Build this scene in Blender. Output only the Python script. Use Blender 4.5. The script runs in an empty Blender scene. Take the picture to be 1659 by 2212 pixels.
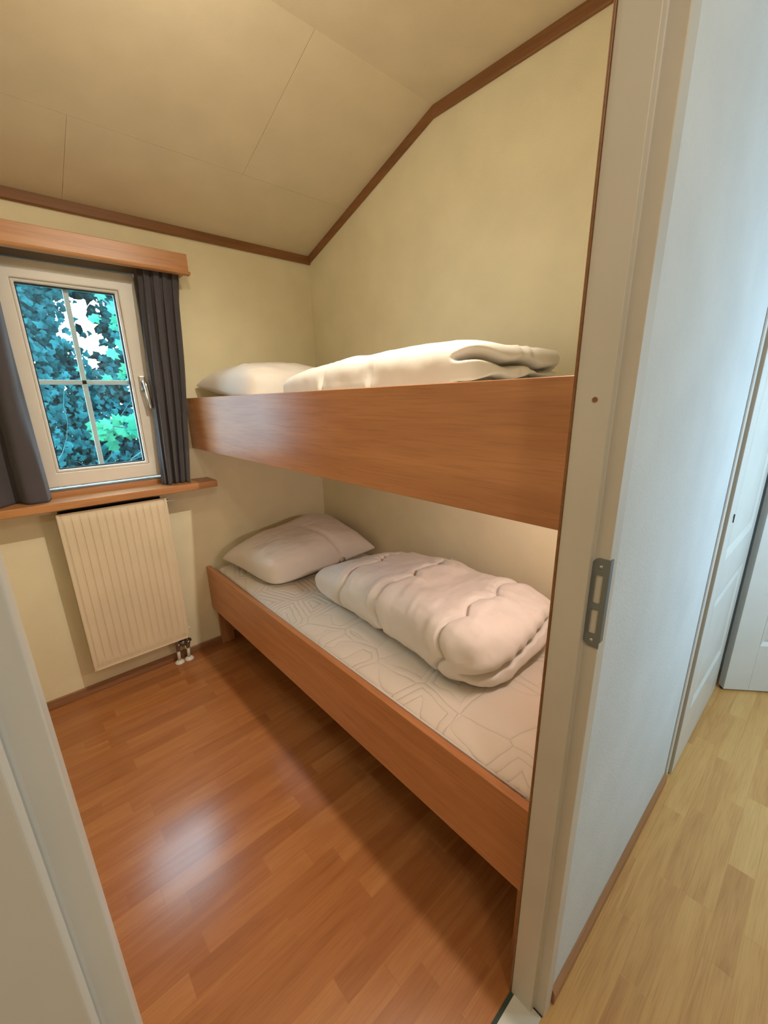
import bpy, bmesh, math, random
import numpy as np
from mathutils import Vector, Matrix, noise
random.seed(7); np.random.seed(7)
R = math.radians
scene = bpy.context.scene
COL = scene.collection

# ------------------------------------------------------------------ camera
cam_d = bpy.data.cameras.new('camera'); cam = bpy.data.objects.new('camera', cam_d); COL.objects.link(cam)
F_PX = 900.2534
cam_d.sensor_fit = 'VERTICAL'; cam_d.sensor_height = 36.0
cam_d.lens = F_PX * 36.0 / 2212.0
cam_d.shift_y = 17.7 / 2212.0
cam_d.clip_start = 0.02
az, pt, rl = R(41.8169), R(-16.6408), R(-1.1501)
fwd = Vector((math.sin(az)*math.cos(pt), math.cos(az)*math.cos(pt), math.sin(pt)))
rt = Vector((math.cos(az), -math.sin(az), 0)); up = rt.cross(fwd)
r2 = rt*math.cos(rl) + up*math.sin(rl); u2 = -rt*math.sin(rl) + up*math.cos(rl)
cam.matrix_world = Matrix(((r2.x, u2.x, -fwd.x, -1.554), (r2.y, u2.y, -fwd.y, -2.3545), (r2.z, u2.z, -fwd.z, 1.4317), (0, 0, 0, 1)))
scene.camera = cam

# ------------------------------------------------------------------ world + lights + exposure
scene.view_settings.view_transform = 'Standard'; scene.view_settings.look = 'None'
scene.view_settings.exposure = 0.0; scene.view_settings.gamma = 1.0
scene.view_settings.use_curve_mapping = False
w = bpy.data.worlds.new('sky'); scene.world = w; w.use_nodes = True
bg = w.node_tree.nodes['Background']; bg.inputs[0].default_value = (0.62, 0.84, 1.0, 1); bg.inputs[1].default_value = 14.0

def lamp(name, kind, loc, energy, color, size=0.05, rot=None, size_y=None, spot=None):
    d = bpy.data.lights.new(name, kind); d.energy = energy; d.color = color
    if kind == 'AREA':
        d.size = size
        if size_y: d.shape = 'RECTANGLE'; d.size_y = size_y
    else: d.shadow_soft_size = size
    if spot: d.spot_size = R(spot); d.spot_blend = 1.0
    o = bpy.data.objects.new(name, d); COL.objects.link(o); o.location = loc
    if rot: o.rotation_euler = rot
    return o
# assumed daylight: cool area light added in the hall, no window built
lamp('assumed_hall_daylight', 'AREA', (0.35, -3.2, 1.35), 20, (0.52, 0.79, 1.0), 0.9, (R(88), 0, R(-14)), 1.2)
HALL_E, LAMP_A, LAMP_B, BUNK_FILL = 17, 7.6, 84, 4.3
WARM = (1.0, 0.90, 0.72)

# ------------------------------------------------------------------ helpers
def new_mat(name, rough=0.6, spec=0.5):
    m = bpy.data.materials.new(name); m.use_nodes = True
    b = m.node_tree.nodes['Principled BSDF']
    b.inputs['Roughness'].default_value = rough; b.inputs['Specular IOR Level'].default_value = spec
    return m, m.node_tree.nodes, m.node_tree.links, b
def ramp(N, stops):
    r = N.new('ShaderNodeValToRGB'); e = r.color_ramp.elements
    while len(e) < len(stops): e.new(0.5)
    for k, (p, c) in enumerate(stops): e[k].position = p; e[k].color = (*c, 1)
    return r
def plain(name, col, rough=0.6, spec=0.5, metal=0.0, bump=0.0, bscale=300.0, var=0.04):
    m, N, L, b = new_mat(name, rough, spec); b.inputs['Metallic'].default_value = metal
    tc = N.new('ShaderNodeTexCoord'); n = N.new('ShaderNodeTexNoise'); n.inputs['Scale'].default_value = 6
    n.inputs['Detail'].default_value = 3; L.new(tc.outputs['Object'], n.inputs['Vector'])
    r = ramp(N, [(0.3, tuple(c*(1-var) for c in col)), (0.7, tuple(min(1, c*(1+var)) for c in col))])
    L.new(n.outputs['Fac'], r.inputs['Fac']); L.new(r.outputs['Color'], b.inputs['Base Color'])
    if bump:
        n2 = N.new('ShaderNodeTexNoise'); n2.inputs['Scale'].default_value = bscale; n2.inputs['Detail'].default_value = 2
        L.new(tc.outputs['Object'], n2.inputs['Vector'])
        bp = N.new('ShaderNodeBump'); bp.inputs['Strength'].default_value = bump; bp.inputs['Distance'].default_value = 0.002
        L.new(n2.outputs['Fac'], bp.inputs['Height']); L.new(bp.outputs['Normal'], b.inputs['Normal'])
    return m
def wood(name, ca, cb, axis='y', rough=0.35, spec=0.5, fine=1.0, stretch=14.0):
    m, N, L, b = new_mat(name, rough, spec)
    tc = N.new('ShaderNodeTexCoord'); mp = N.new('ShaderNodeMapping'); L.new(tc.outputs['Object'], mp.inputs['Vector'])
    s = [stretch, stretch, stretch]; s['xyz'.index(axis)] = 1.1
    mp.inputs['Scale'].default_value = s
    n = N.new('ShaderNodeTexNoise'); n.inputs['Scale'].default_value = 1.6; n.inputs['Detail'].default_value = 5; n.inputs['Distortion'].default_value = 0.5
    L.new(mp.outputs['Vector'], n.inputs['Vector'])
    r = ramp(N, [(0.32, ca), (0.68, cb)]); L.new(n.outputs['Fac'], r.inputs['Fac'])
    mp2 = N.new('ShaderNodeMapping'); s2 = [180*fine]*3; s2['xyz'.index(axis)] = 7; mp2.inputs['Scale'].default_value = s2
    L.new(tc.outputs['Object'], mp2.inputs['Vector'])
    n2 = N.new('ShaderNodeTexNoise'); n2.inputs['Scale'].default_value = 1.0; n2.inputs['Detail'].default_value = 2
    L.new(mp2.outputs['Vector'], n2.inputs['Vector'])
    r2_ = ramp(N, [(0.36, (0.80, 0.76, 0.72)), (0.5, (1, 1, 1))]); L.new(n2.outputs['Fac'], r2_.inputs['Fac'])
    mx = N.new('ShaderNodeMix'); mx.data_type = 'RGBA'; mx.blend_type = 'MULTIPLY'; mx.inputs[0].default_value = 0.55
    L.new(r.outputs['Color'], mx.inputs[6]); L.new(r2_.outputs['Color'], mx.inputs[7]); L.new(mx.outputs[2], b.inputs['Base Color'])
    return m
def laminate(name, ca, cb, cc, rough=0.34, shift=(0, 0, 0)):
    """three-strip laminate, strips along x"""
    m, N, L, b = new_mat(name, rough, 0.65)
    tc = N.new('ShaderNodeTexCoord'); mp = N.new('ShaderNodeMapping'); L.new(tc.outputs['Object'], mp.inputs['Vector'])
    mp.inputs['Location'].default_value = shift
    br = N.new('ShaderNodeTexBrick'); br.offset = 0.41; br.offset_frequency = 3; br.squash = 0.72; br.squash_frequency = 2
    br.inputs['Scale'].default_value = 1.0; br.inputs['Mortar Size'].default_value = 0.0009; br.inputs['Mortar Smooth'].default_value = 0.2
    br.inputs['Brick Width'].default_value = 0.46; br.inputs['Row Height'].default_value = 0.066; br.inputs['Bias'].default_value = 0.0
    br.inputs['Color1'].default_value = (0, 0, 0, 1); br.inputs['Color2'].default_value = (1, 1, 1, 1); br.inputs['Mortar'].default_value = (0.25, 0.25, 0.25, 1)
    L.new(mp.outputs['Vector'], br.inputs['Vector'])
    g = N.new('ShaderNodeMapping'); g.inputs['Scale'].default_value = (2.2, 22, 1); L.new(mp.outputs['Vector'], g.inputs['Vector'])
    # shift the grain from strip to strip
    cx = N.new('ShaderNodeCombineXYZ'); ml = N.new('ShaderNodeMath'); ml.operation = 'MULTIPLY'; ml.inputs[1].default_value = 37.0
    sp = N.new('ShaderNodeSeparateColor'); L.new(br.outputs['Color'], sp.inputs[0]); L.new(sp.outputs[0], ml.inputs[0]); L.new(ml.outputs[0], cx.inputs[2])
    ad = N.new('ShaderNodeVectorMath'); ad.operation = 'ADD'; L.new(g.outputs['Vector'], ad.inputs[0]); L.new(cx.outputs[0], ad.inputs[1])
    n = N.new('ShaderNodeTexNoise'); n.inputs['Scale'].default_value = 1.0; n.inputs['Detail'].default_value = 4; n.inputs['Distortion'].default_value = 1.2
    L.new(ad.outputs[0], n.inputs['Vector'])
    rA = ramp(N, [(0.0, ca), (0.5, cb), (1.0, cc)])
    mixf = N.new('ShaderNodeMath'); mixf.operation = 'MULTIPLY_ADD'; mixf.inputs[1].default_value = 0.55
    m2 = N.new('ShaderNodeMath'); m2.operation = 'MULTIPLY_ADD'; m2.inputs[1].default_value = 1.1; m2.inputs[2].default_value = -0.32
    L.new(n.outputs['Fac'], m2.inputs[0]); L.new(sp.outputs[0], mixf.inputs[0]); L.new(m2.outputs[0], mixf.inputs[2])
    L.new(mixf.outputs[0], rA.inputs['Fac'])
    f = N.new('ShaderNodeMapping'); f.inputs['Scale'].default_value = (9, 260, 1); L.new(mp.outputs['Vector'], f.inputs['Vector'])
    n2 = N.new('ShaderNodeTexNoise'); n2.inputs['Scale'].default_value = 1; L.new(f.outputs['Vector'], n2.inputs['Vector'])
    r2_ = ramp(N, [(0.38, (0.82, 0.78, 0.74)), (0.52, (1, 1, 1))]); L.new(n2.outputs['Fac'], r2_.inputs['Fac'])
    mx = N.new('ShaderNodeMix'); mx.data_type = 'RGBA'; mx.blend_type = 'MULTIPLY'; mx.inputs[0].default_value = 0.5
    L.new(rA.outputs['Color'], mx.inputs[6]); L.new(r2_.outputs['Color'], mx.inputs[7])
    L.new(mx.outputs[2], b.inputs['Base Color'])
    return m

def add_box(bm, x0, x1, y0, y1, z0, z1, bev=0.0):
    x0, x1 = sorted((x0, x1)); y0, y1 = sorted((y0, y1)); z0, z1 = sorted((z0, z1))
    vs = [bm.verts.new(p) for p in ((x0,y0,z0),(x1,y0,z0),(x1,y1,z0),(x0,y1,z0),(x0,y0,z1),(x1,y0,z1),(x1,y1,z1),(x0,y1,z1))]
    fs = [bm.faces.new([vs[i] for i in q]) for q in ((0,3,2,1),(4,5,6,7),(0,1,5,4),(1,2,6,5),(2,3,7,6),(3,0,4,7))]
    if bev:
        es = set(e for f_ in fs for e in f_.edges)
        bmesh.ops.bevel(bm, geom=list(es), offset=bev, segments=2, affect='EDGES')
    return vs
def add_prism(bm, poly, axis, a, b):
    """extrude a polygon [(p,q)...] along axis; p,q are the two other axes in xyz order"""
    def P(p, q, t):
        return {'x': (t, p, q), 'y': (p, t, q), 'z': (p, q, t)}[axis]
    v0 = [bm.verts.new(P(p, q, a)) for p, q in poly]; v1 = [bm.verts.new(P(p, q, b)) for p, q in poly]
    n = len(poly)
    bm.faces.new(v0[::-1]); bm.faces.new(v1)
    for i in range(n): bm.faces.new((v0[i], v0[(i+1) % n], v1[(i+1) % n], v1[i]))
    bmesh.ops.recalc_face_normals(bm, faces=bm.faces[:])
def add_tube(bm, pts, rad, seg=12, cap=True):
    pts = [Vector(p) for p in pts]; rads = rad if isinstance(rad, (list, tuple)) else [rad]*len(pts)
    rings = []; prev = None
    for i, p in enumerate(pts):
        t = (pts[min(i+1, len(pts)-1)] - pts[max(i-1, 0)]).normalized()
        a = prev if prev else (Vector((0, 0, 1)) if abs(t.z) < 0.9 else Vector((1, 0, 0)))
        n = (a - t*a.dot(t)).normalized(); prev = n; bt = t.cross(n)
        rings.append([bm.verts.new(p + (n*math.cos(2*math.pi*k/seg) + bt*math.sin(2*math.pi*k/seg))*rads[i]) for k in range(seg)])
    for a, b in zip(rings, rings[1:]):
        for k in range(seg): bm.faces.new((a[k], a[(k+1) % seg], b[(k+1) % seg], b[k]))
    if cap: bm.faces.new(rings[0][::-1]); bm.faces.new(rings[-1])
def obj(name, bm, mat, parent=None, smooth=False, bevel=0.0, sub=0):
    me = bpy.data.meshes.new(name); bmesh.ops.recalc_face_normals(bm, faces=bm.faces[:]); bm.to_mesh(me); bm.free()
    o = bpy.data.objects.new(name, me); COL.objects.link(o); me.materials.append(mat)
    if smooth:
        for p in me.polygons: p.use_smooth = True
    if bevel:
        md = o.modifiers.new('bevel', 'BEVEL'); md.width = bevel; md.segments = 3; md.limit_method = 'ANGLE'; md.angle_limit = R(40)
        md.harden_normals = False
    if sub:
        md = o.modifiers.new('sub', 'SUBSURF'); md.levels = sub; md.render_levels = sub
    if parent:
        o.parent = parent; o.matrix_parent_inverse = Matrix.Translation(-Vector(parent.location))
    return o
def box(name, x0, x1, y0, y1, z0, z1, mat, parent=None, bevel=0.0):
    bm = bmesh.new(); add_box(bm, x0, x1, y0, y1, z0, z1); return obj(name, bm, mat, parent, bevel=bevel)
def thing(name, label, cat, loc=(0, 0, 0), group=None):
    o = bpy.data.objects.new(name, None); COL.objects.link(o); o.location = loc; o.empty_display_size = 0.1
    o['label'] = label; o['category'] = cat
    if group: o['group'] = group
    return o
def tag(o, label, cat, group=None):
    o['label'] = label; o['category'] = cat
    if group: o['group'] = group
    return o
def struct(o): o['kind'] = 'structure'; return o
def sempty(name, loc):
    o = bpy.data.objects.new(name, None); COL.objects.link(o); o.location = loc; o['kind'] = 'structure'; return o
def grid_mesh(bm, nu, nv, fn):
    vs = [[bm.verts.new(fn(i/(nu-1), j/(nv-1))) for j in range(nv)] for i in range(nu)]
    for i in range(nu-1):
        for j in range(nv-1): bm.faces.new((vs[i][j], vs[i+1][j], vs[i+1][j+1], vs[i][j+1]))
    return vs

# ------------------------------------------------------------------ materials
M = {}
M['wall'] = plain('wallpaper_cream', (0.79, 0.715, 0.51), 0.85, 0.25, bump=0.35, bscale=240)
M['ceil'] = plain('ceiling_panel', (0.68, 0.58, 0.41), 0.8, 0.3, bump=0.2, bscale=300)
M['hallwall'] = plain('hall_wall_white', (0.66, 0.70, 0.72), 0.75, 0.3, bump=0.55, bscale=170)
M['floor'] = laminate('laminate_room', (0.29, 0.104, 0.033), (0.38, 0.146, 0.049), (0.46, 0.20, 0.071), 0.22, (0.1, 0.02, 0))
M['floorh'] = laminate('laminate_hall', (0.52, 0.24, 0.072), (0.72, 0.40, 0.128), (0.80, 0.49, 0.175), 0.42, (0.33, 0.05, 0))
M['beech_y'] = wood('beech_along_bed', (0.47, 0.20, 0.083), (0.60, 0.275, 0.12), 'y', 0.33)
M['beech_x'] = wood('beech_along_window', (0.42, 0.18, 0.065), (0.52, 0.25, 0.10), 'x', 0.35)
M['beech_z'] = wood('beech_upright', (0.36, 0.15, 0.06), (0.46, 0.22, 0.10), 'z', 0.4)
M['trim'] = wood('trim_brown_wood', (0.20, 0.085, 0.028), (0.28, 0.125, 0.045), 'x', 0.45)
M['trim_y'] = wood('trim_brown_wood_y', (0.20, 0.085, 0.028), (0.28, 0.125, 0.045), 'y', 0.45)
M['skirt'] = wood('skirting_wood', (0.24, 0.11, 0.05), (0.32, 0.16, 0.08), 'x', 0.5)
M['skirth'] = wood('skirting_wood_hall', (0.36, 0.17, 0.07), (0.46, 0.24, 0.11), 'x', 0.5)
M['steel'] = plain('painted_steel_frame', (0.60, 0.575, 0.53), 0.35, 0.5)
M['door'] = plain('door_white_paint', (0.66, 0.66, 0.63), 0.3, 0.5)
M['thresh'] = plain('threshold_pale_stone', (0.62, 0.61, 0.56), 0.4, 0.5)
M['strip'] = plain('threshold_gap_green', (0.03, 0.05, 0.035), 0.7)
M['pvc'] = plain('window_pvc', (0.72, 0.68, 0.64), 0.35, 0.5)
M['reveal'] = plain('window_reveal_taupe', (0.30, 0.24, 0.20), 0.5)
M['rubber'] = plain('black_gasket', (0.02, 0.025, 0.03), 0.6)
M['muntin'] = plain('muntin_white', (0.62, 0.62, 0.64), 0.5)
M['chrome'] = plain('satin_chrome', (0.62, 0.62, 0.63), 0.25, 0.5, metal=1.0)
M['galv'] = plain('galvanised_strike', (0.20, 0.23, 0.25), 0.4, 0.5, metal=0.45)
M['dark'] = plain('dark_recess', (0.03, 0.028, 0.025), 0.8)
M['rad'] = plain('radiator_cream', (0.72, 0.61, 0.45), 0.4, 0.5)
M['white'] = plain('white_plastic', (0.75, 0.72, 0.66), 0.4)
M['brass'] = plain('valve_nickel', (0.32, 0.30, 0.27), 0.35, 0.5, metal=0.9)
def fabric(name, col, bump=0.25, bscale=900, rough=0.9):
    m = plain(name, col, rough, 0.15, bump=bump, bscale=bscale, var=0.03)
    b = m.node_tree.nodes['Principled BSDF']; b.inputs['Sheen Weight'].default_value = 0.15
    return m
M['duvet'] = fabric('white_cotton', (0.78, 0.74, 0.70))
M['pillow'] = fabric('pillow_cotton', (0.76, 0.70, 0.66))
M['curtain'] = fabric('grey_curtain', (0.080, 0.072, 0.082), 0.4, 700)
# quilted mattress ticking: nested curved stitch lines pressed into the cloth
m, N, L, b = new_mat('mattress_ticking', 0.85, 0.2); b.inputs['Base Color'].default_value = (0.74, 0.68, 0.60, 1)
tc = N.new('ShaderNodeTexCoord'); vo = N.new('ShaderNodeTexVoronoi'); vo.feature = 'DISTANCE_TO_EDGE'; vo.inputs['Scale'].default_value = 5.2; vo.inputs['Randomness'].default_value = 0.55
nz = N.new('ShaderNodeTexNoise'); nz.inputs['Scale'].default_value = 4; mxv = N.new('ShaderNodeMix'); mxv.data_type = 'VECTOR'; mxv.inputs[0].default_value = 0.06
L.new(tc.outputs['Object'], nz.inputs['Vector']); L.new(tc.outputs['Object'], mxv.inputs[4]); L.new(nz.outputs['Color'], mxv.inputs[5]); L.new(mxv.outputs[1], vo.inputs['Vector'])
s1 = N.new('ShaderNodeMath'); s1.operation = 'MULTIPLY'; s1.inputs[1].default_value = 27; L.new(vo.outputs['Distance'], s1.inputs[0])
s2 = N.new('ShaderNodeMath'); s2.operation = 'SINE'; L.new(s1.outputs[0], s2.inputs[0])
s3 = N.new('ShaderNodeMath'); s3.operation = 'ABSOLUTE'; L.new(s2.outputs[0], s3.inputs[0])
s4 = N.new('ShaderNodeMath'); s4.operation = 'POWER'; s4.inputs[1].default_value = 0.45; L.new(s3.outputs[0], s4.inputs[0])
bp_ = N.new('ShaderNodeBump'); bp_.inputs['Strength'].default_value = 0.65; bp_.inputs['Distance'].default_value = 0.006
L.new(s4.outputs[0], bp_.inputs['Height']); L.new(bp_.outputs['Normal'], b.inputs['Normal']); M['ticking'] = m
# glass
m = bpy.data.materials.new('window_glass'); m.use_nodes = True; N = m.node_tree.nodes; L = m.node_tree.links; N.clear()
out = N.new('ShaderNodeOutputMaterial'); tr = N.new('ShaderNodeBsdfTransparent'); tr.inputs[0].default_value = (0.93, 0.99, 1, 1)
gl = N.new('ShaderNodeBsdfGlossy'); gl.inputs['Roughness'].default_value = 0.02; lw = N.new('ShaderNodeLayerWeight'); lw.inputs[0].default_value = 0.5
pw = N.new('ShaderNodeMath'); pw.operation = 'POWER'; pw.inputs[1].default_value = 4.5; L.new(lw.outputs['Facing'], pw.inputs[0])
fr = N.new('ShaderNodeMath'); fr.operation = 'MULTIPLY_ADD'; fr.inputs[1].default_value = 0.8; fr.inputs[2].default_value = 0.04; L.new(pw.outputs[0], fr.inputs[0])
ms = N.new('ShaderNodeMixShader'); L.new(fr.outputs[0], ms.inputs[0]); L.new(tr.outputs[0], ms.inputs[1]); L.new(gl.outputs[0], ms.inputs[2]); L.new(ms.outputs[0], out.inputs[0])
M['glass'] = m
def emis(name, col, s):
    m = bpy.data.materials.new(name); m.use_nodes = True; b = m.node_tree.nodes['Principled BSDF']
    b.inputs['Base Color'].default_value = (*col, 1); b.inputs['Emission Color'].default_value = (*col, 1); b.inputs['Emission Strength'].default_value = s; return m
M['bulb'] = emis('lit_lamp_glass', (1, 0.8, 0.55), 6)
def leafmat(name, ca, cb):
    m, N, L, b = new_mat(name, 0.75, 0.08)
    tc = N.new('ShaderNodeTexCoord'); n = N.new('ShaderNodeTexNoise'); n.inputs['Scale'].default_value = 5; n.inputs['Detail'].default_value = 4
    L.new(tc.outputs['Object'], n.inputs['Vector']); r = ramp(N, [(0.3, ca), (0.72, cb)]); L.new(n.outputs['Fac'], r.inputs['Fac']); L.new(r.outputs['Color'], b.inputs['Base Color'])
    b.inputs['Transmission Weight'].default_value = 0.0
    return m
M['ivy'] = leafmat('ivy_leaf', (0.0014, 0.020, 0.026), (0.010, 0.095, 0.108))
M['maple'] = leafmat('broad_leaf', (0.003, 0.13, 0.09), (0.04, 0.22, 0.12))
M['bark'] = leafmat('grey_bark', (0.02, 0.06, 0.065), (0.07, 0.15, 0.16))
M['ground'] = plain('garden_soil', (0.06, 0.09, 0.06), 0.9)

# ------------------------------------------------------------------ room shell
ZC, YK, ZK = 2.215, -0.971, 2.535        # wall height at the window wall, kink line, flat ceiling
YF, YH = -2.06, -2.132                   # room face and hall face of the door wall
XL = -2.05                               # left wall of the room
JX = -0.897                              # right jamb
LX = -1.567                              # left jamb
WX0, WX1, WZ0, WZ1 = -1.535, -0.915, 1.02, 2.03   # window opening
struct(box('floor', XL, 0, YF, 0, -0.05, 0, M['floor']))
# window wall with its opening
bm = bmesh.new()
add_box(bm, XL-.1, WX0, 0, .26, -.05, ZC+.05); add_box(bm, WX1, .1, 0, .26, -.05, ZC+.05)
add_box(bm, WX0, WX1, 0, .26, -.05, WZ0-.01); add_box(bm, WX0, WX1, 0, .26, WZ1, ZC+.05)
struct(obj('wall_back', bm, M['wall']))
prof = [(0.0, -.05), (0.0, ZC), (YK, ZK), (YH, ZK), (YH, -.05)]
bm = bmesh.new(); add_prism(bm, [(YF, -.05), (0, -.05), (0, ZC+.01), (YK, ZK+.01), (YF, ZK+.01)], 'x', 0, .1); struct(obj('wall_right', bm, M['wall']))
bm = bmesh.new(); add_prism(bm, [(YF, -.05), (0, -.05), (0, ZC+.01), (YK, ZK+.01), (YF, ZK+.01)], 'x', XL-.1, XL); struct(obj('wall_left', bm, M['wall']))
# door wall: cream towards the room, white towards the hall
DZ = 2.11
bm = bmesh.new()
add_box(bm, XL-.1, LX-.02, YF-.036, YF, -.05, ZK+.05); add_box(bm, JX+.02, .1, YF-.036, YF, -.05, ZK+.05); add_box(bm, LX-.02, JX+.02, YF-.036, YF, DZ, ZK+.05)
struct(obj('wall_front', bm, M['wall']))
bm = bmesh.new()
add_box(bm, -3.2, LX-.02, YH, YF-.036, -.05, 2.6); add_box(bm, JX+.02, .075, YH, YF-.036, -.05, 2.6); add_box(bm, LX-.02, JX+.02, YH, YF-.036, DZ, 2.6)
add_box(bm, .84, 1.75, YH, YF-.036, -.05, 2.6); add_box(bm, .075, .84, YH, YF-.036, 2.08, 2.6)
struct(obj('wall_hall', bm, M['hallwall']))
# ceiling: sloped panels and the flat part; narrow grooves where the boards meet
bm = bmesh.new()
m_s = (ZK-ZC)/(-YK)
def zs(y): return ZC - m_s*y
g = 0.0006
def slope_panel(x0, x1, y0, y1):
    vs = []
    for (x, y) in ((x0, y0), (x1, y0), (x1, y1), (x0, y1)): vs.append((x, y))
    lo = [bm.verts.new((x, y, zs(y))) for x, y in vs]; hi = [bm.verts.new((x, y, zs(y)+.001)) for x, y in vs]
    bm.faces.new(lo); bm.faces.new(hi[::-1])
    for i in range(4): bm.faces.new((lo[i], hi[i], hi[(i+1) % 4], lo[(i+1) % 4]))
YS = -0.392
xs = [XL, -1.175, 0.0]
for a, c in zip(xs, xs[1:]): slope_panel(a+g, c-g, YS+g, 0)
for a, c in ((XL, -1.75), (-1.75, -0.565), (-0.565, 0.0)): slope_panel(a+g, c-g, YK, YS-g)
struct(obj('ceiling', bm, M['ceil']))
bm = bmesh.new(); add_box(bm, XL, 0, YF, YK, ZK, ZK+.02); add_prism(bm, [(0.0, ZC+.002), (YK, ZK+.002), (YF, ZK+.03), (YF, ZK+.06), (YK, ZK+.06), (0.0, ZC+.06)], 'x', XL, 0)
struct(obj('ceiling', bm, M['ceil']))
# trims where the walls meet the ceiling
bm = bmesh.new(); add_prism(bm, [(0, ZC-.037), (0, ZC), (-.014, ZC+.003), (-.016, ZC-.034), (-.012, ZC-.039)], 'x', XL, -.001); struct(obj('trim_1', bm, M['trim']))
bm = bmesh.new()
add_prism(bm, [(0, ZC-.037), (0, ZC), (YK, ZK), (YK+.004, ZK-.04)], 'x', -.014, 0)
struct(obj('trim_2', bm, M['trim_y'], bevel=0.002))
bm = bmesh.new(); add_prism(bm, [(YK+.004, ZK-.04), (YK, ZK), (YF, ZK), (YF, ZK-.04)], 'x', -.014, 0); struct(obj('trim_3', bm, M['trim_y'], bevel=0.002))
bm = bmesh.new(); add_box(bm, XL, -.001, -.013, 0, 0, .045); struct(obj('baseboard_back', bm, M['skirt'], bevel=0.003))
bm = bmesh.new(); add_box(bm, XL, XL+.013, YF, -.013, 0, .045); struct(obj('baseboard_left', bm, M['skirt'], bevel=0.003))
bm = bmesh.new(); add_box(bm, -.013, 0, YF, -.013, 0, .045); struct(obj('baseboard_right', bm, M['skirt'], bevel=0.003))
# timber lath beside the door opening, room side
struct(box('trim_4', JX-.0025, JX+.03, YF, YF+.004, 0, ZK-.01, M['trim_y'], bevel=0.002))

# ------------------------------------------------------------------ hallway shell
bm = bmesh.new(); add_box(bm, -3.2, 1.75, -3.9, YH-.002, -.05, 0); struct(obj('floor', bm, M['floorh']))
bm = bmesh.new(); add_box(bm, -3.3, -3.2, -3.9, YH, -.05, 2.6); struct(obj('wall_hall_left', bm, M['wall']))
bm = bmesh.new(); add_box(bm, 1.75, 1.85, -3.9, YF, -.05, 2.6); struct(obj('wall_hall_right', bm, M['hallwall']))
bm = bmesh.new(); add_box(bm, -3.3, 1.85, -4.0, -3.9, -.05, 2.6); struct(obj('wall_hall_back', bm, M['wall']))
bm = bmesh.new(); add_box(bm, -3.3, 1.85, -4.0, YH, 2.6, 2.65); struct(obj('ceiling', bm, M['ceil']))
bm = bmesh.new(); add_prism(bm, [(YH, 0), (YH, .045), (YH-.005, .045), (YH-.011, .034), (YH-.011, 0)], 'x', -.842, .045); struct(obj('baseboard_hall', bm, M['skirth']))
# added light seals: panel behind the hall doors, slab under all floors
struct(box('light_seal_behind_doors', .05, 1.76, YF-.035, YF+.03, -.05, 2.6, M['hallwall']))
struct(box('floor', -3.4, 1.9, -4.0, .3, -.12, -.05, M['ground']))
# threshold: pale strip with a dark gap towards the laminate
struct(box('trim_5', LX-.01, JX+.012, YH-.002, YF-.008, -.04, .004, M['thresh'], bevel=0.001))
struct(box('trim_6', LX-.01, JX+.012, YF-.008, YF+.002, -.04, .002, M['strip']))

# ------------------------------------------------------------------ folded steel door frame around the bedroom opening
d1 = sempty('door_1', (-1.23, -2.1, 0))
SY = YF-.052                              # rebate step
ST, RB, CO = 0.016, -2.137, 0.034
def jamb_poly(x, s):
    # (x, y) outline of the folded profile; s=+1 right jamb, -1 left jamb
    return [(x, YF), (x, SY), (x+s*ST, SY), (x+s*ST, RB), (x+s*(ST+CO), RB), (x+s*(ST+CO), RB+.006), (x+s*.021, RB+.006), (x+s*.021, YF)]
for x, s in ((JX, 1), (LX, -1)):
    bm = bmesh.new(); add_prism(bm, jamb_poly(x, s), 'z', 0, DZ); obj('door_jamb', bm, M['steel'], d1, bevel=0.0018)
bm = bmesh.new()
add_prism(bm, [(YF, DZ-.03), (SY, DZ-.03), (SY, DZ-.017), (RB, DZ-.017), (RB, DZ+.027), (RB+.006, DZ+.027), (RB+.006, DZ), (YF, DZ)], 'x', LX-.02, JX+.02)
obj('door_head', bm, M['steel'], d1, bevel=0.0018)
# strike plate wraps the rebate of the right jamb
XR = JX + ST
zb, zt_ = 1.015, 1.175
bm = bmesh.new()
def plate_piece(y0, y1, z0, z1): add_box(bm, XR-.002, XR, y0, y1, z0, z1)
pl = []
yA, yB = RB-.001, SY-.0005
n = 6
# rounded outline with two latch openings, built from strips
def yl(z):   # plate edge on the stop side, rounded at both ends
    rr = 0.012
    dz = min(z-zb, zt_-z)
    return yB if dz >= rr else yB-(rr-math.sqrt(max(0, rr*rr-(rr-dz)**2)))
zz = sorted(set([zb+k*.002 for k in range(7)] + [zt_-k*.002 for k in range(7)] + [1.040, 1.084, 1.096, 1.146]))
ho = ((1.040, 1.084), (1.096, 1.146))
for z0, z1 in zip(zz, zz[1:]):
    zm = (z0+z1)/2; y1 = yl(zm)
    if any(a < zm < c for a, c in ho):
        plate_piece(yA, SY-.0185, z0, z1); plate_piece(SY-.006, y1, z0, z1)
    else: plate_piece(yA, y1, z0, z1)
bmesh.ops.remove_doubles(bm, verts=bm.verts[:], dist=1e-5)
add_box(bm, XR-.002, XR+.010, RB-.0025, RB-.001, zb+.012, zt_)      # lip folded round the frame corner
sp_ = obj('strike_plate', bm, M['galv'], d1); sp_['label'] = 'grey metal strike plate'
for a, c in ho:
    bm = bmesh.new(); add_box(bm, XR-.0004, XR, SY-.0185, SY-.006, a, c); obj('latch_hole', bm, M['steel'], sp_)
    bm = bmesh.new(); add_box(bm, XR-.0035, XR-.002, SY-.0075, SY-.006, a, c); obj('latch_rim', bm, M['galv'], sp_)
for z in (zb+.013, zt_-.014):
    bm = bmesh.new(); add_tube(bm, [(XR-.0034, SY-.0135, z), (XR-.001, SY-.0135, z)], [.0028, .0036], 16); obj('screw', bm, M['chrome'], sp_, True)
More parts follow.
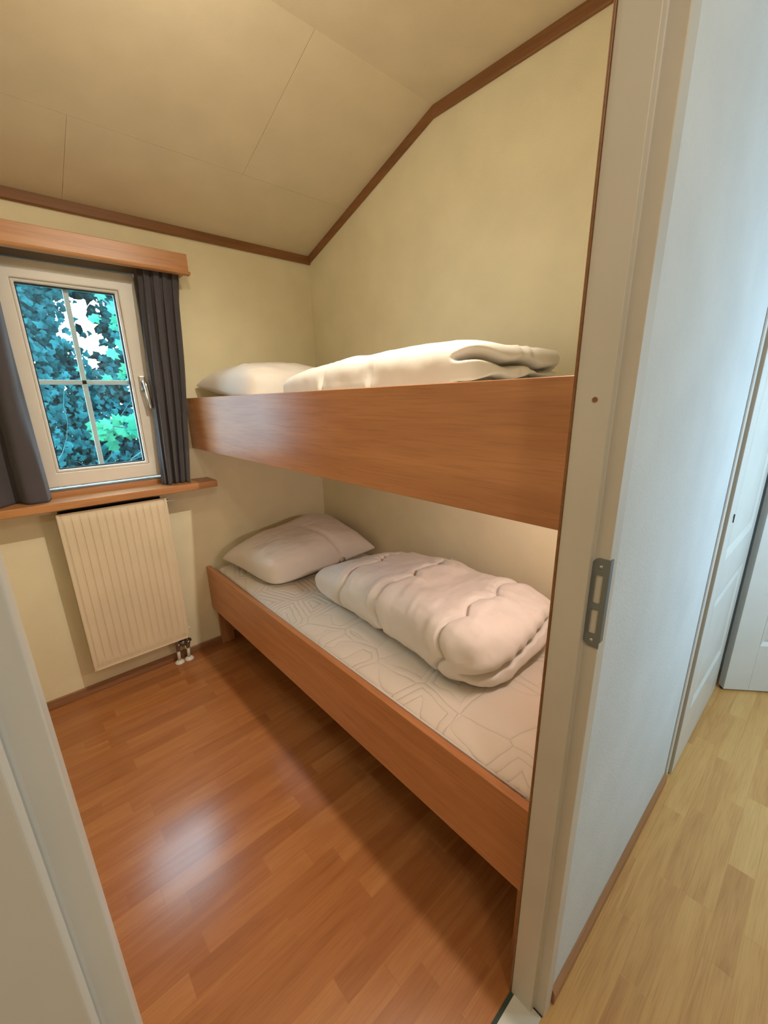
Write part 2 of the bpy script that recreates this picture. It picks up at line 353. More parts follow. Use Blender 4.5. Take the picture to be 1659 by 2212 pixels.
bm = bmesh.new(); add_tube(bm, [(JX-.0008, YF-.03, 1.42), (JX+.001, YF-.03, 1.42)], .004, 14); obj('filled_screw_hole', bm, M['trim'], d1)

# ------------------------------------------------------------------ hall doors: one closed in the wall, one ajar past it
def panel_leaf(bm, w, h, t, panels, rail=0.11):
    """leaf in local coords: x 0..w, y 0..t (front face at y=0), recessed panels (z0,z1) with raised fields"""
    zs_ = [0] + [z for p in panels for z in p] + [h]
    add_box(bm, 0, rail, 0, t, 0, h); add_box(bm, w-rail, w, 0, t, 0, h)
    for i in range(0, len(zs_), 2): add_box(bm, rail, w-rail, 0, t, zs_[i], zs_[i+1])
    for z0, z1 in panels:
        x0, x1 = rail, w-rail; d = .012; k = .018
        for fy, sy in ((0, 1), (t, -1)):
            o_ = [(x0, fy, z0), (x1, fy, z0), (x1, fy, z1), (x0, fy, z1)]
            a_ = [(x0+k, fy+sy*d, z0+k), (x1-k, fy+sy*d, z0+k), (x1-k, fy+sy*d, z1-k), (x0+k, fy+sy*d, z1-k)]
            q = .045
            b_ = [(x0+q, fy+sy*.002, z0+q), (x1-q, fy+sy*.002, z0+q), (x1-q, fy+sy*.002, z1-q), (x0+q, fy+sy*.002, z1-q)]
            O, A, B = ([bm.verts.new(p) for p in s_] for s_ in (o_, a_, b_))
            for X, Y in ((O, A), (A, B)):
                for i in range(4): bm.faces.new((X[i], X[(i+1) % 4], Y[(i+1) % 4], Y[i]))
            bm.faces.new(B)
PAN = [(.25, .71), (.86, 1.90)]
d2 = sempty('door_2', (.46, YH, 0))
bm = bmesh.new()
for x, s in ((.075, 1), (.84, -1)): add_prism(bm, [(x, YF-.04), (x, YH-.005), (x-s*.03, YH-.005), (x-s*.03, YH-.001), (x-s*.001, YH-.001), (x-s*.001, YF-.04)], 'z', 0, 2.08)
obj('door_frame', bm, M['door'], d2)
bm = bmesh.new(); panel_leaf(bm, .715, 2.04, .038, PAN, .095)
o = obj('door_leaf', bm, M['door'], d2, bevel=0.0015); o.matrix_parent_inverse = Matrix(); o.location = (.10-.46, -.013, .006)
bm = bmesh.new(); add_tube(bm, [(.177, YH-.0155, 1.03), (.177, YH-.012, 1.03)], .007, 14); add_box(bm, .1755, .1785, YH-.016, YH-.0125, 1.008, 1.03); obj('keyhole', bm, M['dark'], d2)
d3 = sempty('door_3', (.835, -2.175, 0))
a3 = math.atan2(-.172, .147)
d3.rotation_euler = (0, 0, a3)
bm = bmesh.new(); panel_leaf(bm, .78, 2.04, .04, PAN, .11)
o = obj('door_leaf', bm, M['door'], d3, bevel=0.0015); o.matrix_parent_inverse = Matrix(); o.location = (0, 0, .01)
bm = bmesh.new(); add_tube(bm, [(-.004, .006, 1.17), (-.004, .006, 1.27)], .009, 12); o = obj('hinge', bm, M['dark'], d3); o.matrix_parent_inverse = Matrix()
bm = bmesh.new(); add_box(bm, 0.002, .78, .012, .03, 0.001, .012); o = obj('draught_strip', bm, M['dark'], d3); o.matrix_parent_inverse = Matrix()

# ------------------------------------------------------------------ window
win = sempty('window_1', (-1.22, .05, WZ0))
FY = 0.03
def ring(bm, x0, x1, z0, z1, t, y0, y1):
    tl, tr_, tb, tt = t if isinstance(t, tuple) else (t,)*4
    add_box(bm, x0, x0+tl, y0, y1, z0, z1); add_box(bm, x1-tr_, x1, y0, y1, z0, z1)
    add_box(bm, x0+tl, x1-tr_, y0, y1, z0, z0+tb); add_box(bm, x0+tl, x1-tr_, y0, y1, z1-tt, z1)
bm = bmesh.new(); ring(bm, WX0, WX1, WZ0-.005, WZ1, (.04, .03, .03, .035), .035, .11); obj('window_frame', bm, M['reveal'], win, bevel=0.002)
bm = bmesh.new(); add_box(bm, WX0+.03, WX1-.02, .012, .036, WZ0-.004, WZ0+.02); obj('sill_bead', bm, M['beech_x'], win, bevel=0.004)
SX0, SX1, SZ0, SZ1 = -1.482, -.955, 1.062, 1.985
GX0, GX1, GZ0, GZ1 = -1.392, -1.040, 1.138, 1.899
bm = bmesh.new()
def mitred(bm, o_, i_, y0, y1):
    P = lambda q, y: [bm.verts.new((x, y, z)) for x, z in ((q[0], q[2]), (q[1], q[2]), (q[1], q[3]), (q[0], q[3]))]
    a, b_, c, d = P(o_, y0), P(i_, y0), P(o_, y1), P(i_, y1)
    for k in range(4):
        j = (k+1) % 4
        bm.faces.new((a[k], a[j], b_[j], b_[k])); bm.faces.new((c[k], d[k], d[j], c[j])); bm.faces.new((a[k], c[k], c[j], a[j])); bm.faces.new((b_[k], b_[j], d[j], d[k]))
mitred(bm, (SX0, SX1, SZ0, SZ1), (GX0-.012, GX1+.012, GZ0-.012, GZ1+.012), .008, .085)
mitred(bm, (GX0-.0118, GX1+.0118, GZ0-.0118, GZ1+.0118), (GX0, GX1, GZ0, GZ1), .014, .08)
obj('sash', bm, M['pvc'], win, bevel=0.005)
bm = bmesh.new(); ring(bm, GX0-.002, GX1+.002, GZ0-.002, GZ1+.002, .007, .03, .045); obj('gasket', bm, M['rubber'], win)
box('pane', GX0-.001, GX1+.001, .052, .056, GZ0-.001, GZ1+.001, M['glass'], win)
for x0, x1, z0, z1 in ((-1.231, -1.211, GZ0, GZ1), (GX0, GX1, 1.5065, 1.5265)):
    box('muntin', x0, x1, .058, .068, z0, z1, M['muntin'], win, bevel=0.002)
# handle: rose plate, neck and lever hanging down
bm = bmesh.new(); add_box(bm, -1.009, -.983, -.004, .008, 1.475, 1.545); hp = obj('window_handle', bm, M['chrome'], win, bevel=0.004)
bm = bmesh.new(); add_tube(bm, [(-.996, -.004, 1.518), (-.996, -.032, 1.518), (-.995, -.042, 1.512), (-.993, -.044, 1.495), (-.989, -.044, 1.45), (-.985, -.044, 1.395)], [.008, .008, .0095, .0095, .0085, .0075], 14)
obj('lever', bm, M['chrome'], hp, True)

# window sill and pelmet
bm = bmesh.new(); add_box(bm, -1.80, -.755, -.142, 0, .986, 1.020); add_box(bm, WX0, WX1, 0, .035, .99, 1.020)
tag(obj('window_sill', bm, M['beech_x'], bevel=0.003), 'long beech window sill board under the small window', 'window sill')
pel = thing('curtain_pelmet', 'beech curtain pelmet box mounted above the window', 'pelmet', (-1.25, 0, 2.0))
bm = bmesh.new(); add_box(bm, -1.78, -.752, -.132, -.114, 1.998, 2.072); obj('front_board', bm, M['beech_x'], pel, bevel=0.002)
bm = bmesh.new(); add_box(bm, -.77, -.752, -.114, 0, 1.998, 2.072); obj('end_board', bm, M['beech_x'], pel, bevel=0.002)
bm = bmesh.new(); add_box(bm, -1.78, -.77, -.114, 0, 2.056, 2.072); obj('top_board', bm, M['beech_x'], pel)
bm = bmesh.new(); add_prism(bm, [(-.137, 2.000), (-.139, 1.994), (-.135, 1.988), (-.112, 1.985), (-.104, 1.990), (-.104, 2.000)], 'x', -1.78, -.747); obj('moulding', bm, M['beech_x'], pel, bevel=0.001)
bm = bmesh.new(); add_box(bm, -1.76, -.775, -.085, -.062, 2.022, 2.036); obj('curtain_rail', bm, M['white'], pel)

# curtains: pleated at the top, hanging to the sill
def curtain(name, x0t, x1t, x0b, x1b, z0, z1, yc, folds, amp, label, seed, edge_curl=0.0):
    bm = bmesh.new()
    def fn(u, v):
        z = z1 + (z0-z1)*v
        xa, xb = x0t+(x0b-x0t)*v, x1t+(x1b-x1t)*v
        ph = 2*math.pi*folds*(u + .03*math.sin(3*v+seed) + .02*math.sin(7*u*v+seed))
        a = amp*(1.0 + .35*math.sin(5*u+seed))*(0.75+.35*v)
        top = max(0, 1-abs(v-.09)/.09)
        y = yc + a*math.sin(ph)*(1-.45*top) + .010*math.sin(2.3*ph+4*v+seed)*(.4+.6*v) + .006*noise.noise((u*6, v*5, seed))
        x = xa + (xb-xa)*u + .007*math.sin(2*ph+seed)
        y += edge_curl*max(0, (u-.75)/.25)**2
        return (x, y, z)
    grid_mesh(bm, 150, 90, fn)
    o = obj(name, bm, M['curtain'], None, True); md = o.modifiers.new('cloth', 'SOLIDIFY'); md.thickness = .002
    tag(o, label, 'curtain'); return o
curtain('curtain', -.948, -.775, -.998, -.872, 1.022, 2.03, -.072, 4.2, .020, 'grey curtain gathered in pleats at the right of the window, beside the bunk', 1.3)
curtain('curtain', -1.80, -1.452, -1.74, -1.440, 1.022, 2.03, -.068, 2.05, .030, 'grey curtain hanging in broad folds at the left edge of the photo, on the sill', 4.1, .02)

# ------------------------------------------------------------------ radiator
rad = thing('radiator', 'cream panel radiator with vertical ribs on the wall under the window', 'radiator', (-1.228, -.06, .17))
X0, X1, Z0, Z1, YR = -1.452, -1.006, .170, .963, -.112
bm = bmesh.new()
nx, nz = 340, 60
ns = 13; pitch = (X1-X0-.034)/ns
def rfn(u, v):
    x = X0+(X1-X0)*u; z = Z0+(Z1-Z0)*v
    y = YR
    ex = min(x-X0, X1-x); ez = min(z-Z0, Z1-z)
    # pressed border line, then ribs
    if abs(ex-.014) < .0022 and ez > .012: y += .004
    if abs(ez-.014) < .003 and ex > .012: y += .004
    if ex > .018 and ez > .02:
        s = ((x-X0-.017)/pitch) % 1.0
        d = min(s, 1-s)*pitch
        fade = min(1, (ez-.02)/.03)
        y += (.0065*math.exp(-(d/.003)**2) - .0012)*fade
    if ex < .003: y += (.003-ex)*.8
    if ez < .003: y += (.003-ez)*.8
    return (x, y, z)
grid_mesh(bm, nx, nz, rfn)
obj('front_panel', bm, M['rad'], rad, True)
bm = bmesh.new(); add_box(bm, X0, X1, YR+.0075, YR+.012, Z0, Z1); ring(bm, X0, X1, Z0, Z1, .003, YR+.002, YR+.012); add_box(bm, X0+.01, X1-.01, -.035, -.028, Z0+.01, Z1-.01); obj('back_panel', bm, M['rad'], rad)
bm = bmesh.new()
for k in range(60):
    x = X0+.02+k*(X1-X0-.04)/59; add_box(bm, x-.0012, x+.0012, YR+.013, -.036, Z1-.03, Z1-.004)
add_box(bm, X0+.012, X1-.012, YR+.012, YR+.015, Z1-.03, Z1-.001); add_box(bm, X0+.012, X1-.012, -.038, -.035, Z1-.03, Z1-.001)
obj('top_grille', bm, M['dark'], rad)
bm = bmesh.new(); add_box(bm, X0+.015, X1-.015, YR+.012, -.036, Z0+.02, Z1-.035); obj('fins', bm, M['dark'], rad)
bm = bmesh.new(); add_tube(bm, [(X1-.002, -.07, .937), (X1+.012, -.07, .937)], .011, 16); obj('end_plug', bm, M['brass'], rad)
bm = bmesh.new(); add_tube(bm, [(X1+.012, -.07, .937), (X1+.018, -.07, .937), (X1+.02, -.07, .937), (X1+.05, -.07, .937)], [.009, .009, .004, .004], 16); obj('bleed_valve', bm, M['white'], rad)
bm = bmesh.new(); add_tube(bm, [(X1-.002, -.06, .20), (X1+.018, -.06, .20)], [.008, .006], 12); obj('drain_plug', bm, M['white'], rad)
bm = bmesh.new()
for x in (-1.066, -1.014):
    add_tube(bm, [(x, -.075, .172), (x, -.075, .14), (x, -.072, .125), (x, -.062, .105), (x, -.058, .082)], [.010, .0115, .0125, .0115, .009], 14)
    add_tube(bm, [(x, -.095, .132), (x, -.073, .132)], .008, 12)
add_tube(bm, [(-1.07, -.075, .135), (-.996, -.075, .135)], .009, 12); add_box(bm, -1.052, -1.028, -.092, -.06, .118, .150)
obj('valve_block', bm, M['brass'], rad, True)
for x in (-1.066, -1.014):
    bm = bmesh.new(); add_tube(bm, [(x, -.058, .084), (x, -.05, .045), (x, -.045, .012)], .0085, 14); pp = obj('pipe', bm, M['white'], rad, True)
    bm = bmesh.new(); add_tube(bm, [(x, -.045, .016), (x, -.045, .012), (x, -.045, .004), (x, -.045, 0.0005)], [.010, .018, .025, .026], 24); obj('floor_rosette', bm, M['white'], pp, True)
bm = bmesh.new()
for x in (-1.36, -1.10):
    for z in (.28, .84): box('wall_bracket', x-.012, x+.012, -.028, 0, z-.02, z+.02, M['rad'], rad)

# ------------------------------------------------------------------ beds
BX = -.834; LZT, LZB = .508, .246
bed = thing('bed', 'lower bunk bed with beech side board and plank legs', 'bed', (-.42, -1.03, 0))
bm = bmesh.new(); add_prism(bm, [(BX, LZB), (BX, LZT), (BX+.024, LZT), (BX+.024, LZB)], 'y', -2.045, -.002); obj('side_board', bm, M['beech_y'], bed, bevel=0.002)
for (xa, xb, ya, yb) in ((BX+.024, BX+.10, -.026, -.004), (BX+.024, BX+.10, -2.05, -2.028), (-.09, -.016, -.026, -.015), (-.09, -.016, -2.05, -2.028)):
    box('leg', xa, xb, ya, yb, 0, .43, M['beech_z'], bed, bevel=0.002)
bm = bmesh.new(); add_box(bm, BX+.0, BX+.024, -2.045, -2.02, 0, LZB); o = obj('leg', bm, M['beech_z'], bed, bevel=0.002)
box('rear_rail', -.03, -.014, -2.03, -.03, .30, .43, M['beech_y'], bed)
bm = bmesh.new()
for k in range(14): y = -.12-k*.14; add_box(bm, BX+.026, -.03, y-.035, y+.035, .355, .37)
obj('slats', bm, M['beech_x'], bed)
box('ledge', BX+.024, BX+.05, -2.02, -.03, .31, .355, M['beech_y'], bed)
ub = thing('bed', 'upper bunk bed with deep beech guard board fixed between the walls', 'bed', (-.40, -1.03, 1.2))
UX = -.812
bm = bmesh.new()
v = [(-.002, 1.183, 1.438), (-2.052, 1.181, 1.459)]
ring_ = []
for y, a, c in v: ring_.append([bm.verts.new((x, y, z)) for x, z in ((UX, a), (UX, c), (UX+.022, c), (UX+.022, a))])
for i in range(4): bm.faces.new((ring_[0][i], ring_[0][(i+1) % 4], ring_[1][(i+1) % 4], ring_[1][i]))
bm.faces.new(ring_[0]); bm.faces.new(ring_[1][::-1]); obj('side_board', bm, M['beech_y'], ub, bevel=0.002)
box('base_panel', UX+.022, -.001, -2.05, -.001, 1.255, 1.275, M['beech_y'], ub)
box('ledge', UX+.022, UX+.05, -2.03, -.02, 1.215, 1.255, M['beech_y'], ub)

def soft_box(name, cx, cy, cz, hx, hy, hz, nexp, cuts, disp, mat, warp=None):
    """rounded cushion-like block: superellipsoid from a cube grid, then warp() and a displacement along the normal"""
    bm = bmesh.new(); bmesh.ops.create_cube(bm, size=2.0); bmesh.ops.subdivide_edges(bm, edges=bm.edges[:], cuts=cuts, use_grid_fill=True)
    nx_, ny_, nz_ = nexp
    for vtx in bm.verts:
        p = vtx.co; x, y, z = (math.copysign(abs(c)**1.0, c) for c in p)
        # soften the cube grid towards a uniform spread
        x, y, z = (math.tan(c*math.pi/4*0.98)/math.tan(math.pi/4*0.98) for c in (x, y, z))
        s = (abs(x)**nx_ + abs(y)**ny_ + abs(z)**nz_)
        k = 1.0
        for _ in range(12):
            f_ = (abs(x)*k)**nx_ + (abs(y)*k)**ny_ + (abs(z)*k)**nz_
            k *= f_**(-1.0/max(nx_, ny_, nz_))
        vtx.co = (x*k*hx, y*k*hy, z*k*hz)
    if warp:
        for vtx in bm.verts: vtx.co = warp(*vtx.co)
    bm.normal_update()
    new = [(vtx, vtx.co + vtx.normal*disp(*vtx.co, vtx.normal)) for vtx in bm.verts]
    for vtx, c in new: vtx.co = c
    for vtx in bm.verts: vtx.co += Vector((cx, cy, cz))
    return obj(name, bm, mat, None, True)
def fbm(x, y, z, s, o=3): return noise.fractal((x*s, y*s, z*s), 1.0, 2.0, o)

# mattresses
def mattress_obj(x0, x1, y0, y1, z0, z1, label):
    cx, cy, cz = (x0+x1)/2, (y0+y1)/2, (z0+z1)/2
    o = soft_box('mattress', cx, cy, cz, (x1-x0)/2, (y1-y0)/2, (z1-z0)/2, (22, 40, 5), 40, lambda x, y, z, n: .002*fbm(x, y, z, 6), M['ticking'])
    tag(o, label, 'mattress'); return o
mt = mattress_obj(-.800, -.012, -2.03, -.012, .372, .500, 'white quilted mattress lying on the lower bunk')
mattress_obj(-.788, -.012, -2.035, -.012, 1.276, 1.400, 'mattress on the upper bunk, hidden behind its guard board')
bm = bmesh.new(); add_tube(bm, [(-.796, -2.0, .497), (-.798, -1.0, .496), (-.796, -.04, .497)], .0035, 8); pi_ = obj('piping', bm, M['duvet'], mt, True)

# pillows
def pillow(name, corners, thick, label, seed, crease=None, e=.42, soft=1.0):
    """corners: 4 world points A(0,0) B(1,0) C(1,1) D(0,1); closed cushion with pinched corners"""
    A, B, C_, D = (Vector(c) for c in corners)
    bm = bmesh.new(); n_ = 90
    def base(u, v): return (A*(1-u)+B*u)*(1-v) + (D*(1-u)+C_*u)*v
    nrm = ((B-A).cross(D-A)).normalized()
    if nrm.z < 0: nrm = -nrm
    def pt(u, v, side):
        a, b_ = abs(2*u-1), abs(2*v-1)
        # edges bow inward between the corners
        uu = u - (u-.5)*.075*(1-b_**2)*(a**3); vv = v - (v-.5)*.075*(1-a**2)*(b_**3)
        rc = (1-u)*v*soft; ee = e - .20*rc**2
        h = max(0, (1-a**2.6))**ee * max(0, (1-b_**2.6))**ee
        p = base(uu, vv) + (base(.5, .5)-base(uu, vv))*(.20*rc**5)
        w_ = .35+.65*h
        wr = .013*fbm(u*1.0+seed, v*1.0, seed, 3.2) + .0035*noise.noise((u*9+v*7+seed, v*22-u*6, seed)) + .004*noise.noise((u*26, v*7, seed))*(abs(2*u-1)**2) + .004*math.sin(18*(u+.4*v)+3*fbm(u, v, seed, 2))*max(0, a*b_)*1.5
        hh = h*thick
        if crease: 
            cu, cv, cs = crease; d = abs((u-cu) - .25*(v-cv)); hh -= cs*math.exp(-(d/.022)**2)*max(0, (v-.45)/.55)
        if side > 0: return p + nrm*(hh*.72 + wr*h)
        z = p - nrm*(hh*.28); return z
    top = [[None]*n_ for _ in range(n_)]; bot = [[None]*n_ for _ in range(n_)]
    def q(i): t = i/(n_-1); return .5-.5*math.cos(math.pi*t)*(1) if False else (.5+.5*math.sin((t-.5)*math.pi)*1.0)
    for i in range(n_):
        for j in range(n_):
            u, v = q(i), q(j); top[i][j] = bm.verts.new(pt(u, v, 1)); edge = i in (0, n_-1) or j in (0, n_-1)
            bot[i][j] = top[i][j] if edge else bm.verts.new(pt(u, v, -1))
    for i in range(n_-1):
        for j in range(n_-1):
            bm.faces.new((top[i][j], top[i+1][j], top[i+1][j+1], top[i][j+1]))
            fs = [bot[i][j], bot[i][j+1], bot[i+1][j+1], bot[i+1][j]]
            if len(set(fs)) == 4 and not all(x in (top[i][j], top[i+1][j], top[i+1][j+1], top[i][j+1]) for x in fs): bm.faces.new(fs)
    o = obj(name, bm, M['pillow'], None, True); tag(o, label, 'pillow'); return o
pillow('pillow', [(-.765, -.09, .560), (-.03, -.10, .650), (-.06, -.60, .575), (-.745, -.600, .545)], .200, 'plump off-white pillow at the window end of the lower bunk', 2.3, (.66, .95, .055))
pillow('pillow', [(-.755, -.03, 1.500), (-.07, -.05, 1.47), (-.07, -.56, 1.45), (-.755, -.60, 1.455)], .185, 'cream pillow at the window end of the upper bunk', 5.1, None)

# duvets
def duvet_lower():
    hx, hy, hz = .262, .512, .118
    def warp(x, y, z):
        t = min(1, max(0, (-y/hy+1)/2))                      # 0 at the pillow end, 1 at the door end
        top = (.60 + .40*min(1, t*1.9)**.8 + .0*t)
        zz_ = (z+hz)*top - hz
        xx = x*(1.0 - .10*(1-t)) + .02*(1-t)
        # front side bulges out near the mattress
        if x < 0: xx -= .012*math.sin(math.pi*min(1, max(0, (z+hz)/(2*hz))))
        xx += .012*math.sin(5*t)
        yy = y + .05*(x/hx)*(1 if y > 0 else .35)*(-1)   # ends slightly skewed
        # lower layer sticks out a bit at the door end
        if y < -.3: yy -= .02*max(0, (-z/hz))**2*0.5
        return Vector((xx, yy, zz_))
    def disp(x, y, z, n):
        d = .009*fbm(x, y, z, 4.2) + .0035*fbm(x*1.4, y*.7, z, 11) + .0022*noise.noise((x*14+y*5, y*38-x*12, z*16))
        s = (x if n.z > .3 else x) + (-z if n.x < -.3 else 0)
        # cross seams with scalloped course
        for y0, am in ((.27, .020), (.0, .024), (-.33, .022)):
            par = x - z*1.0
            yy = y0 + am*(2*abs(math.sin(par*17+y0*5))-1) + .010*math.sin(par*5)
            q_ = (y-yy)
            d -= .017*math.exp(-(q_/.0065)**2)
            d += .006*math.exp(-((abs(q_)-.04)/.03)**2)
            # puckers running out from the seam
            d += .0045*math.sin(par*110+4*math.sin(par*13)+y0*9)*math.exp(-(q_/.035)**2)*(.5+.5*math.sin(par*23+y0*7))
        d -= .014*math.exp(-((y+.15)/.05)**2)*math.exp(-((x-.1)/.12)**2)
        # fold line between the two layers on the door end
        if n.y < -.25:
            zl = -.050 + .100*min(1, max(0, (x+.25)/.42))
            k = min(1, (-n.y-.25)/.4)
            w_ = .009
            d -= .085*k*math.exp(-((z-zl)/w_)**2)
            d += .012*k*math.exp(-((z-zl-.045)/.03)**2) + .014*k*math.exp(-((z-zl+.05)/.03)**2)
            d += .004*math.sin(x*95+z*20)*k*math.exp(-((z-zl)/.04)**2)
            r_ = math.hypot(x+.235, z-zl)
            d -= .02*k*math.exp(-(r_/.018)**2)
        return d
    o = soft_box('duvet', -.368, -1.248, .500+hz-.004, hx, hy, hz, (4.2, 8.5, 3.0), 210, disp, M['duvet'], warp)
    return o
tag(duvet_lower(), 'thick white duvet folded double on the lower bunk mattress', 'duvet')
def duvet_upper():
    hx, hy, hz = .290, .462, .085
    def warp(x, y, z):
        t = min(1, max(0, (-y/hy+1)/2))
        top = (.70 + .22*min(1, t*2.2) + .12*t)
        zz_ = (z+hz)*top - hz
        yy = y + .012*(x/hx)*(1 if y < 0 else -1)
        return Vector((x, yy, zz_))
    def disp(x, y, z, n):
        d = .006*fbm(x, y, z, 3.6) + .0018*fbm(x*.8, y*1.4, z, 11) + .0015*noise.noise((x*7, y*22, z*10))
        for y0 in (.12, -.13):
            par = x + (z if n.x < -.3 else 0)
            yy = y0 + .015*math.sin(par*14)
            d -= .020*math.exp(-((y-yy)/.007)**2)
            d += .003*math.sin(par*60+2*math.sin(par*17))*math.exp(-((y-yy)/.03)**2)
        if n.y < -.4:
            k = min(1, (-n.y-.4)/.3)
            for zl, dp, sl in ((.028, .06, -.05), (-.012, .05, .04), (-.055, .05, 0)):
                zz_ = zl + sl*x + .006*math.sin(x*30+zl*50)
                d -= dp*k*math.exp(-((z-zz_)/.0075)**2)
            d += .012*k*math.exp(-((z-.06)/.022)**2)
            d += .003*math.sin(x*55+3*math.sin(x*21))*k
        return d
    return soft_box('duvet', -.42, -1.236, 1.400+hz-.004, hx, hy, hz, (5, 12, 3.2), 190, disp, M['duvet'], warp)
tag(duvet_upper(), 'folded white duvet on the upper bunk, rising above the guard board', 'duvet')

# ------------------------------------------------------------------ lamps (none in view
bar = thing('assumed_ceiling_lamp', 'assumed small spot bar with two lamps on the flat bedroom ceiling, out of view', 'lamp', (-.98, -1.45, ZK))  # assumed fixture out of view, inferred from the cast shadows
bm = bmesh.new(); add_box(bm, -1.25, -.68, -1.66, -1.63, ZK-.03, ZK-.001); obj('bar', bm, M['chrome'], bar, bevel=.004)
bm = bmesh.new(); add_tube(bm, [(-.75, -1.645, ZK-.03), (-.75, -1.645, ZK-.06)], [.012, .03], 20); obj('lamp_holder', bm, M['chrome'], bar, True)
bm = bmesh.new(); add_tube(bm, [(-1.12, -1.645, ZK-.03), (-1.12, -1.50, ZK-.10), (-1.12, -1.28, ZK-.15)], .006, 10); add_tube(bm, [(-1.12, -1.28, ZK-.145), (-1.12, -1.28, ZK-.20)], [.012, .028], 20); obj('lamp_arm', bm, M['chrome'], bar, True)
lamp('assumed_bedroom_lamp', 'POINT', (-1.12, -1.28, ZK-.26), LAMP_A, WARM, .045)  # assumed unseen lamp, hung low to brighten the ceiling
lamp('assumed_bedroom_spot', 'SPOT', (-.72, -1.645, ZK-.09), LAMP_B, WARM, .012, Vector((-.42, .42, -1)).normalized().to_track_quat('-Z', 'Y').to_euler(), None, 128)  # assumed unseen spot, placed to cast the upper board's shadow on the floor
lamp('assumed_hall_lamp', 'POINT', (-1.5, -2.95, 2.35), HALL_E, (1.0, 0.88, 0.74), .08)  # assumed unseen hall light, added without a fixture
t = thing('bunk_fill_light', 'added fill lamp, a slim tube under the foot end of the upper bunk, unseen behind its guard board', 'lamp', (-.47, -2.02, 1.253))  # added hidden fill that brightens the lower bunk and its wall
bm = bmesh.new(); add_box(bm, -.72, -.22, -2.045, -2.0, 1.236, 1.2545); obj('housing', bm, M['white'], t, bevel=.003)
bm = bmesh.new(); add_tube(bm, [(-.71, -2.02, 1.228), (-.23, -2.02, 1.228)], .008, 14); obj('tube', bm, M['white'], t, True)
lamp('bunk_fill_area', 'AREA', (-.47, -1.995, 1.212), BUNK_FILL, (1.0, .84, .74), .46, Vector((.10, .95, -.22)).normalized().to_track_quat('-Z', 'Z').to_euler(), .025)

# ------------------------------------------------------------------ garden seen through the window
struct(box('ground', -9, 9, .5, 12, -.4, -.3, M['ground']))
def leaf(bm, c, size, nrm, tw, lobes=3):
    n_ = Vector(nrm).normalized(); a = n_.orthogonal().normalized(); a.rotate(Matrix.Rotation(tw, 3, n_)); b_ = n_.cross(a)
    if lobes == 3: pts = [(0, -.45), (.30, -.42), (.5, -.05), (.24, .06), (0, .62), (-.24, .06), (-.5, -.05), (-.30, -.42)]
    else: pts = [(0, -.35), (.22, -.48), (.40, -.30), (.62, -.12), (.42, .04), (.50, .36), (.20, .28), (0, .62), (-.20, .28), (-.50, .36), (-.42, .04), (-.62, -.12), (-.40, -.30), (-.22, -.48)]
    ctr = bm.verts.new(Vector(c) + n_*size*.10)
    vs = [bm.verts.new(Vector(c) + a*(p*size) + b_*(q_*size)) for p, q_ in pts]
    for i in range(len(vs)): bm.faces.new((ctr, vs[i], vs[(i+1) % len(vs)]))
def rn(a, b_): return random.uniform(a, b_)
def foliage(name, count, region, size, mat, label, cat, keep=None, lobes=3):
    bm = bmesh.new(); k = 0; tries = 0
    while k < count and tries < count*6:
        tries += 1
        p = region()
        if keep and not keep(p): continue
        leaf(bm, p, rn(*size), (rn(-.8, .8), -1, rn(-.3, .9)), rn(0, 6.28), lobes); k += 1
    return bm
# ivy grown tree on the left
tree = thing('ivy_tree', 'ivy covered tree filling the left panes outside the window', 'tree', (-1.35, 2.3, -.3))
bm = foliage('x', 3200, lambda: (-1.50+random.gauss(0, .20), 2.3+rn(-.35, .25), rn(-.2, 4.2)), (.045, .085), M['ivy'], '', '', lambda p: True)
obj('ivy_leaves', bm, M['ivy'], tree)
bm = bmesh.new(); add_tube(bm, [(-1.42, 2.35, -.3), (-1.38, 2.35, 1.2), (-1.45, 2.4, 2.6), (-1.40, 2.4, 4.2)], [.16, .13, .11, .08], 12); obj('trunk', bm, M['bark'], tree, True)
# hedge behind, open where the sky shows
def keep(p):
    x, y, z = p
    # view the same gaps whatever the camera: they are holes in the hedge itself
    g1 = ((x+.68)/.18)**2 + ((z-2.10)/.38)**2
    g2 = ((x+.40)/.05)**2 + ((z-1.98)/.08)**2
    g3 = ((x+1.16)/.035)**2 + ((z-2.42)/.12)**2
    pz = 1.0
    if min(g1, g2, g3) < 1: pz = .05
    return random.random() < pz
hed = thing('hedge', 'dense teal green ivy hedge behind the lower window panes', 'hedge', (-.6, 3.0, -.3))
bm = foliage('x', 15000, lambda: (rn(-2.6, 1.4), 3.1+rn(-.3, .3), rn(-.3, 1.95) if random.random() < .62 else rn(1.6, 3.6)), (.05, .09), M['ivy'], '', '', keep)
for k in range(5200):
    p_ = (rn(-2.8, 1.8), 3.75+rn(-.2, .2), rn(-.3, 3.9))
    if keep((p_[0]*.92-.075, 3.1, 1.43+(p_[2]-1.43)*.893)): leaf(bm, p_, rn(.11, .18), (rn(-.6, .6), -1, rn(-.3, .7)), rn(0, 6.28), 3)
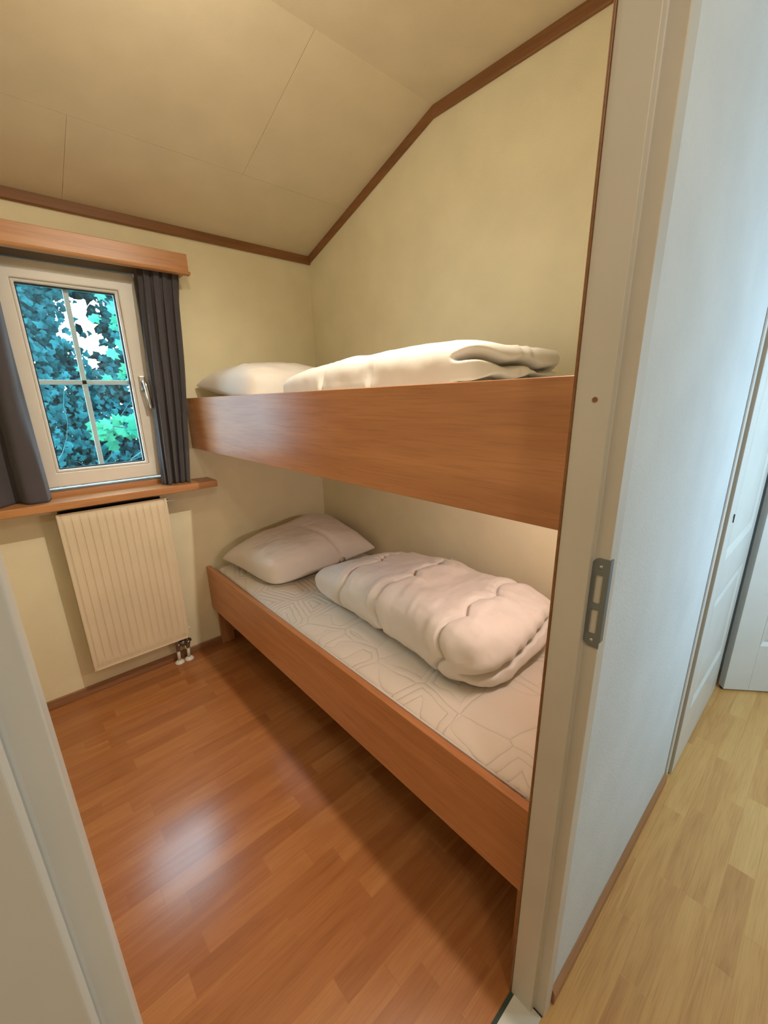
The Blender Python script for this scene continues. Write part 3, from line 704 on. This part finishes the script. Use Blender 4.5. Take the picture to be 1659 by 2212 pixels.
obj('leaves', bm, M['ivy'], hed)
bm = bmesh.new()
for k in range(18):
    x = rn(-2.3, 1.2); add_tube(bm, [(x, 3.15, -.3), (x+rn(-.1, .1), 3.2, .7), (x+rn(-.3, .3), 3.15, 1.7)], [.03, .022, .012], 6)
obj('stems', bm, M['bark'], hed, True)
# bare twigs
tw = thing('bare_shrub', 'tangle of thin bare twigs crossing in front of the ivy', 'shrub', (-1.2, 1.7, -.3))
for k in range(5):
    bm = bmesh.new()
    for q in range(9):
        x, z = rn(-1.7, -.4), rn(.4, 1.2); p = Vector((x, 1.7+rn(-.2, .2), z-.9)); d = Vector((rn(-.5, .5), rn(-.1, .1), 1)).normalized(); pts = [p.copy()]
        for s_ in range(14):
            d = (d + Vector((rn(-.55, .55), rn(-.2, .2), rn(-.42, .25)))).normalized(); p = p + d*.12; pts.append(p.copy())
        add_tube(bm, pts, [.0055*(1-.055*i) for i in range(len(pts))], 5)
    obj('twig', bm, M['bark'], tw, True)
# leafy branch with broad lobed leaves
br_ = thing('leafy_branch', 'branch with broad bright green lobed leaves close outside the window', 'branch', (-.7, 1.15, 1.2))
bm = bmesh.new(); add_tube(bm, [(-.35, 1.2, .6), (-.55, 1.18, 1.05), (-.80, 1.15, 1.23), (-1.05, 1.12, 1.28)], [.012, .009, .006, .003], 8)
add_tube(bm, [(-.45, 1.2, .8), (-.52, 1.25, 1.5), (-.72, 1.3, 2.0), (-.95, 1.3, 2.2)], [.010, .008, .005, .003], 8); obj('stem', bm, M['bark'], br_, True)
bm = bmesh.new()
for k in range(34): leaf(bm, (rn(-1.08, -.62), 1.15+rn(-.08, .08), 1.22+random.gauss(0, .055)), rn(.06, .10), (rn(-.5, .5), -1, rn(0, .9)), rn(0, 6.28), 5)
for k in range(34): leaf(bm, (-.72+random.gauss(0, .13), 1.3+rn(-.08, .08), rn(1.55, 2.2)), rn(.06, .10), (rn(-.5, .5), -1, rn(0, .9)), rn(0, 6.28), 5)
obj('leaves', bm, M['maple'], br_)
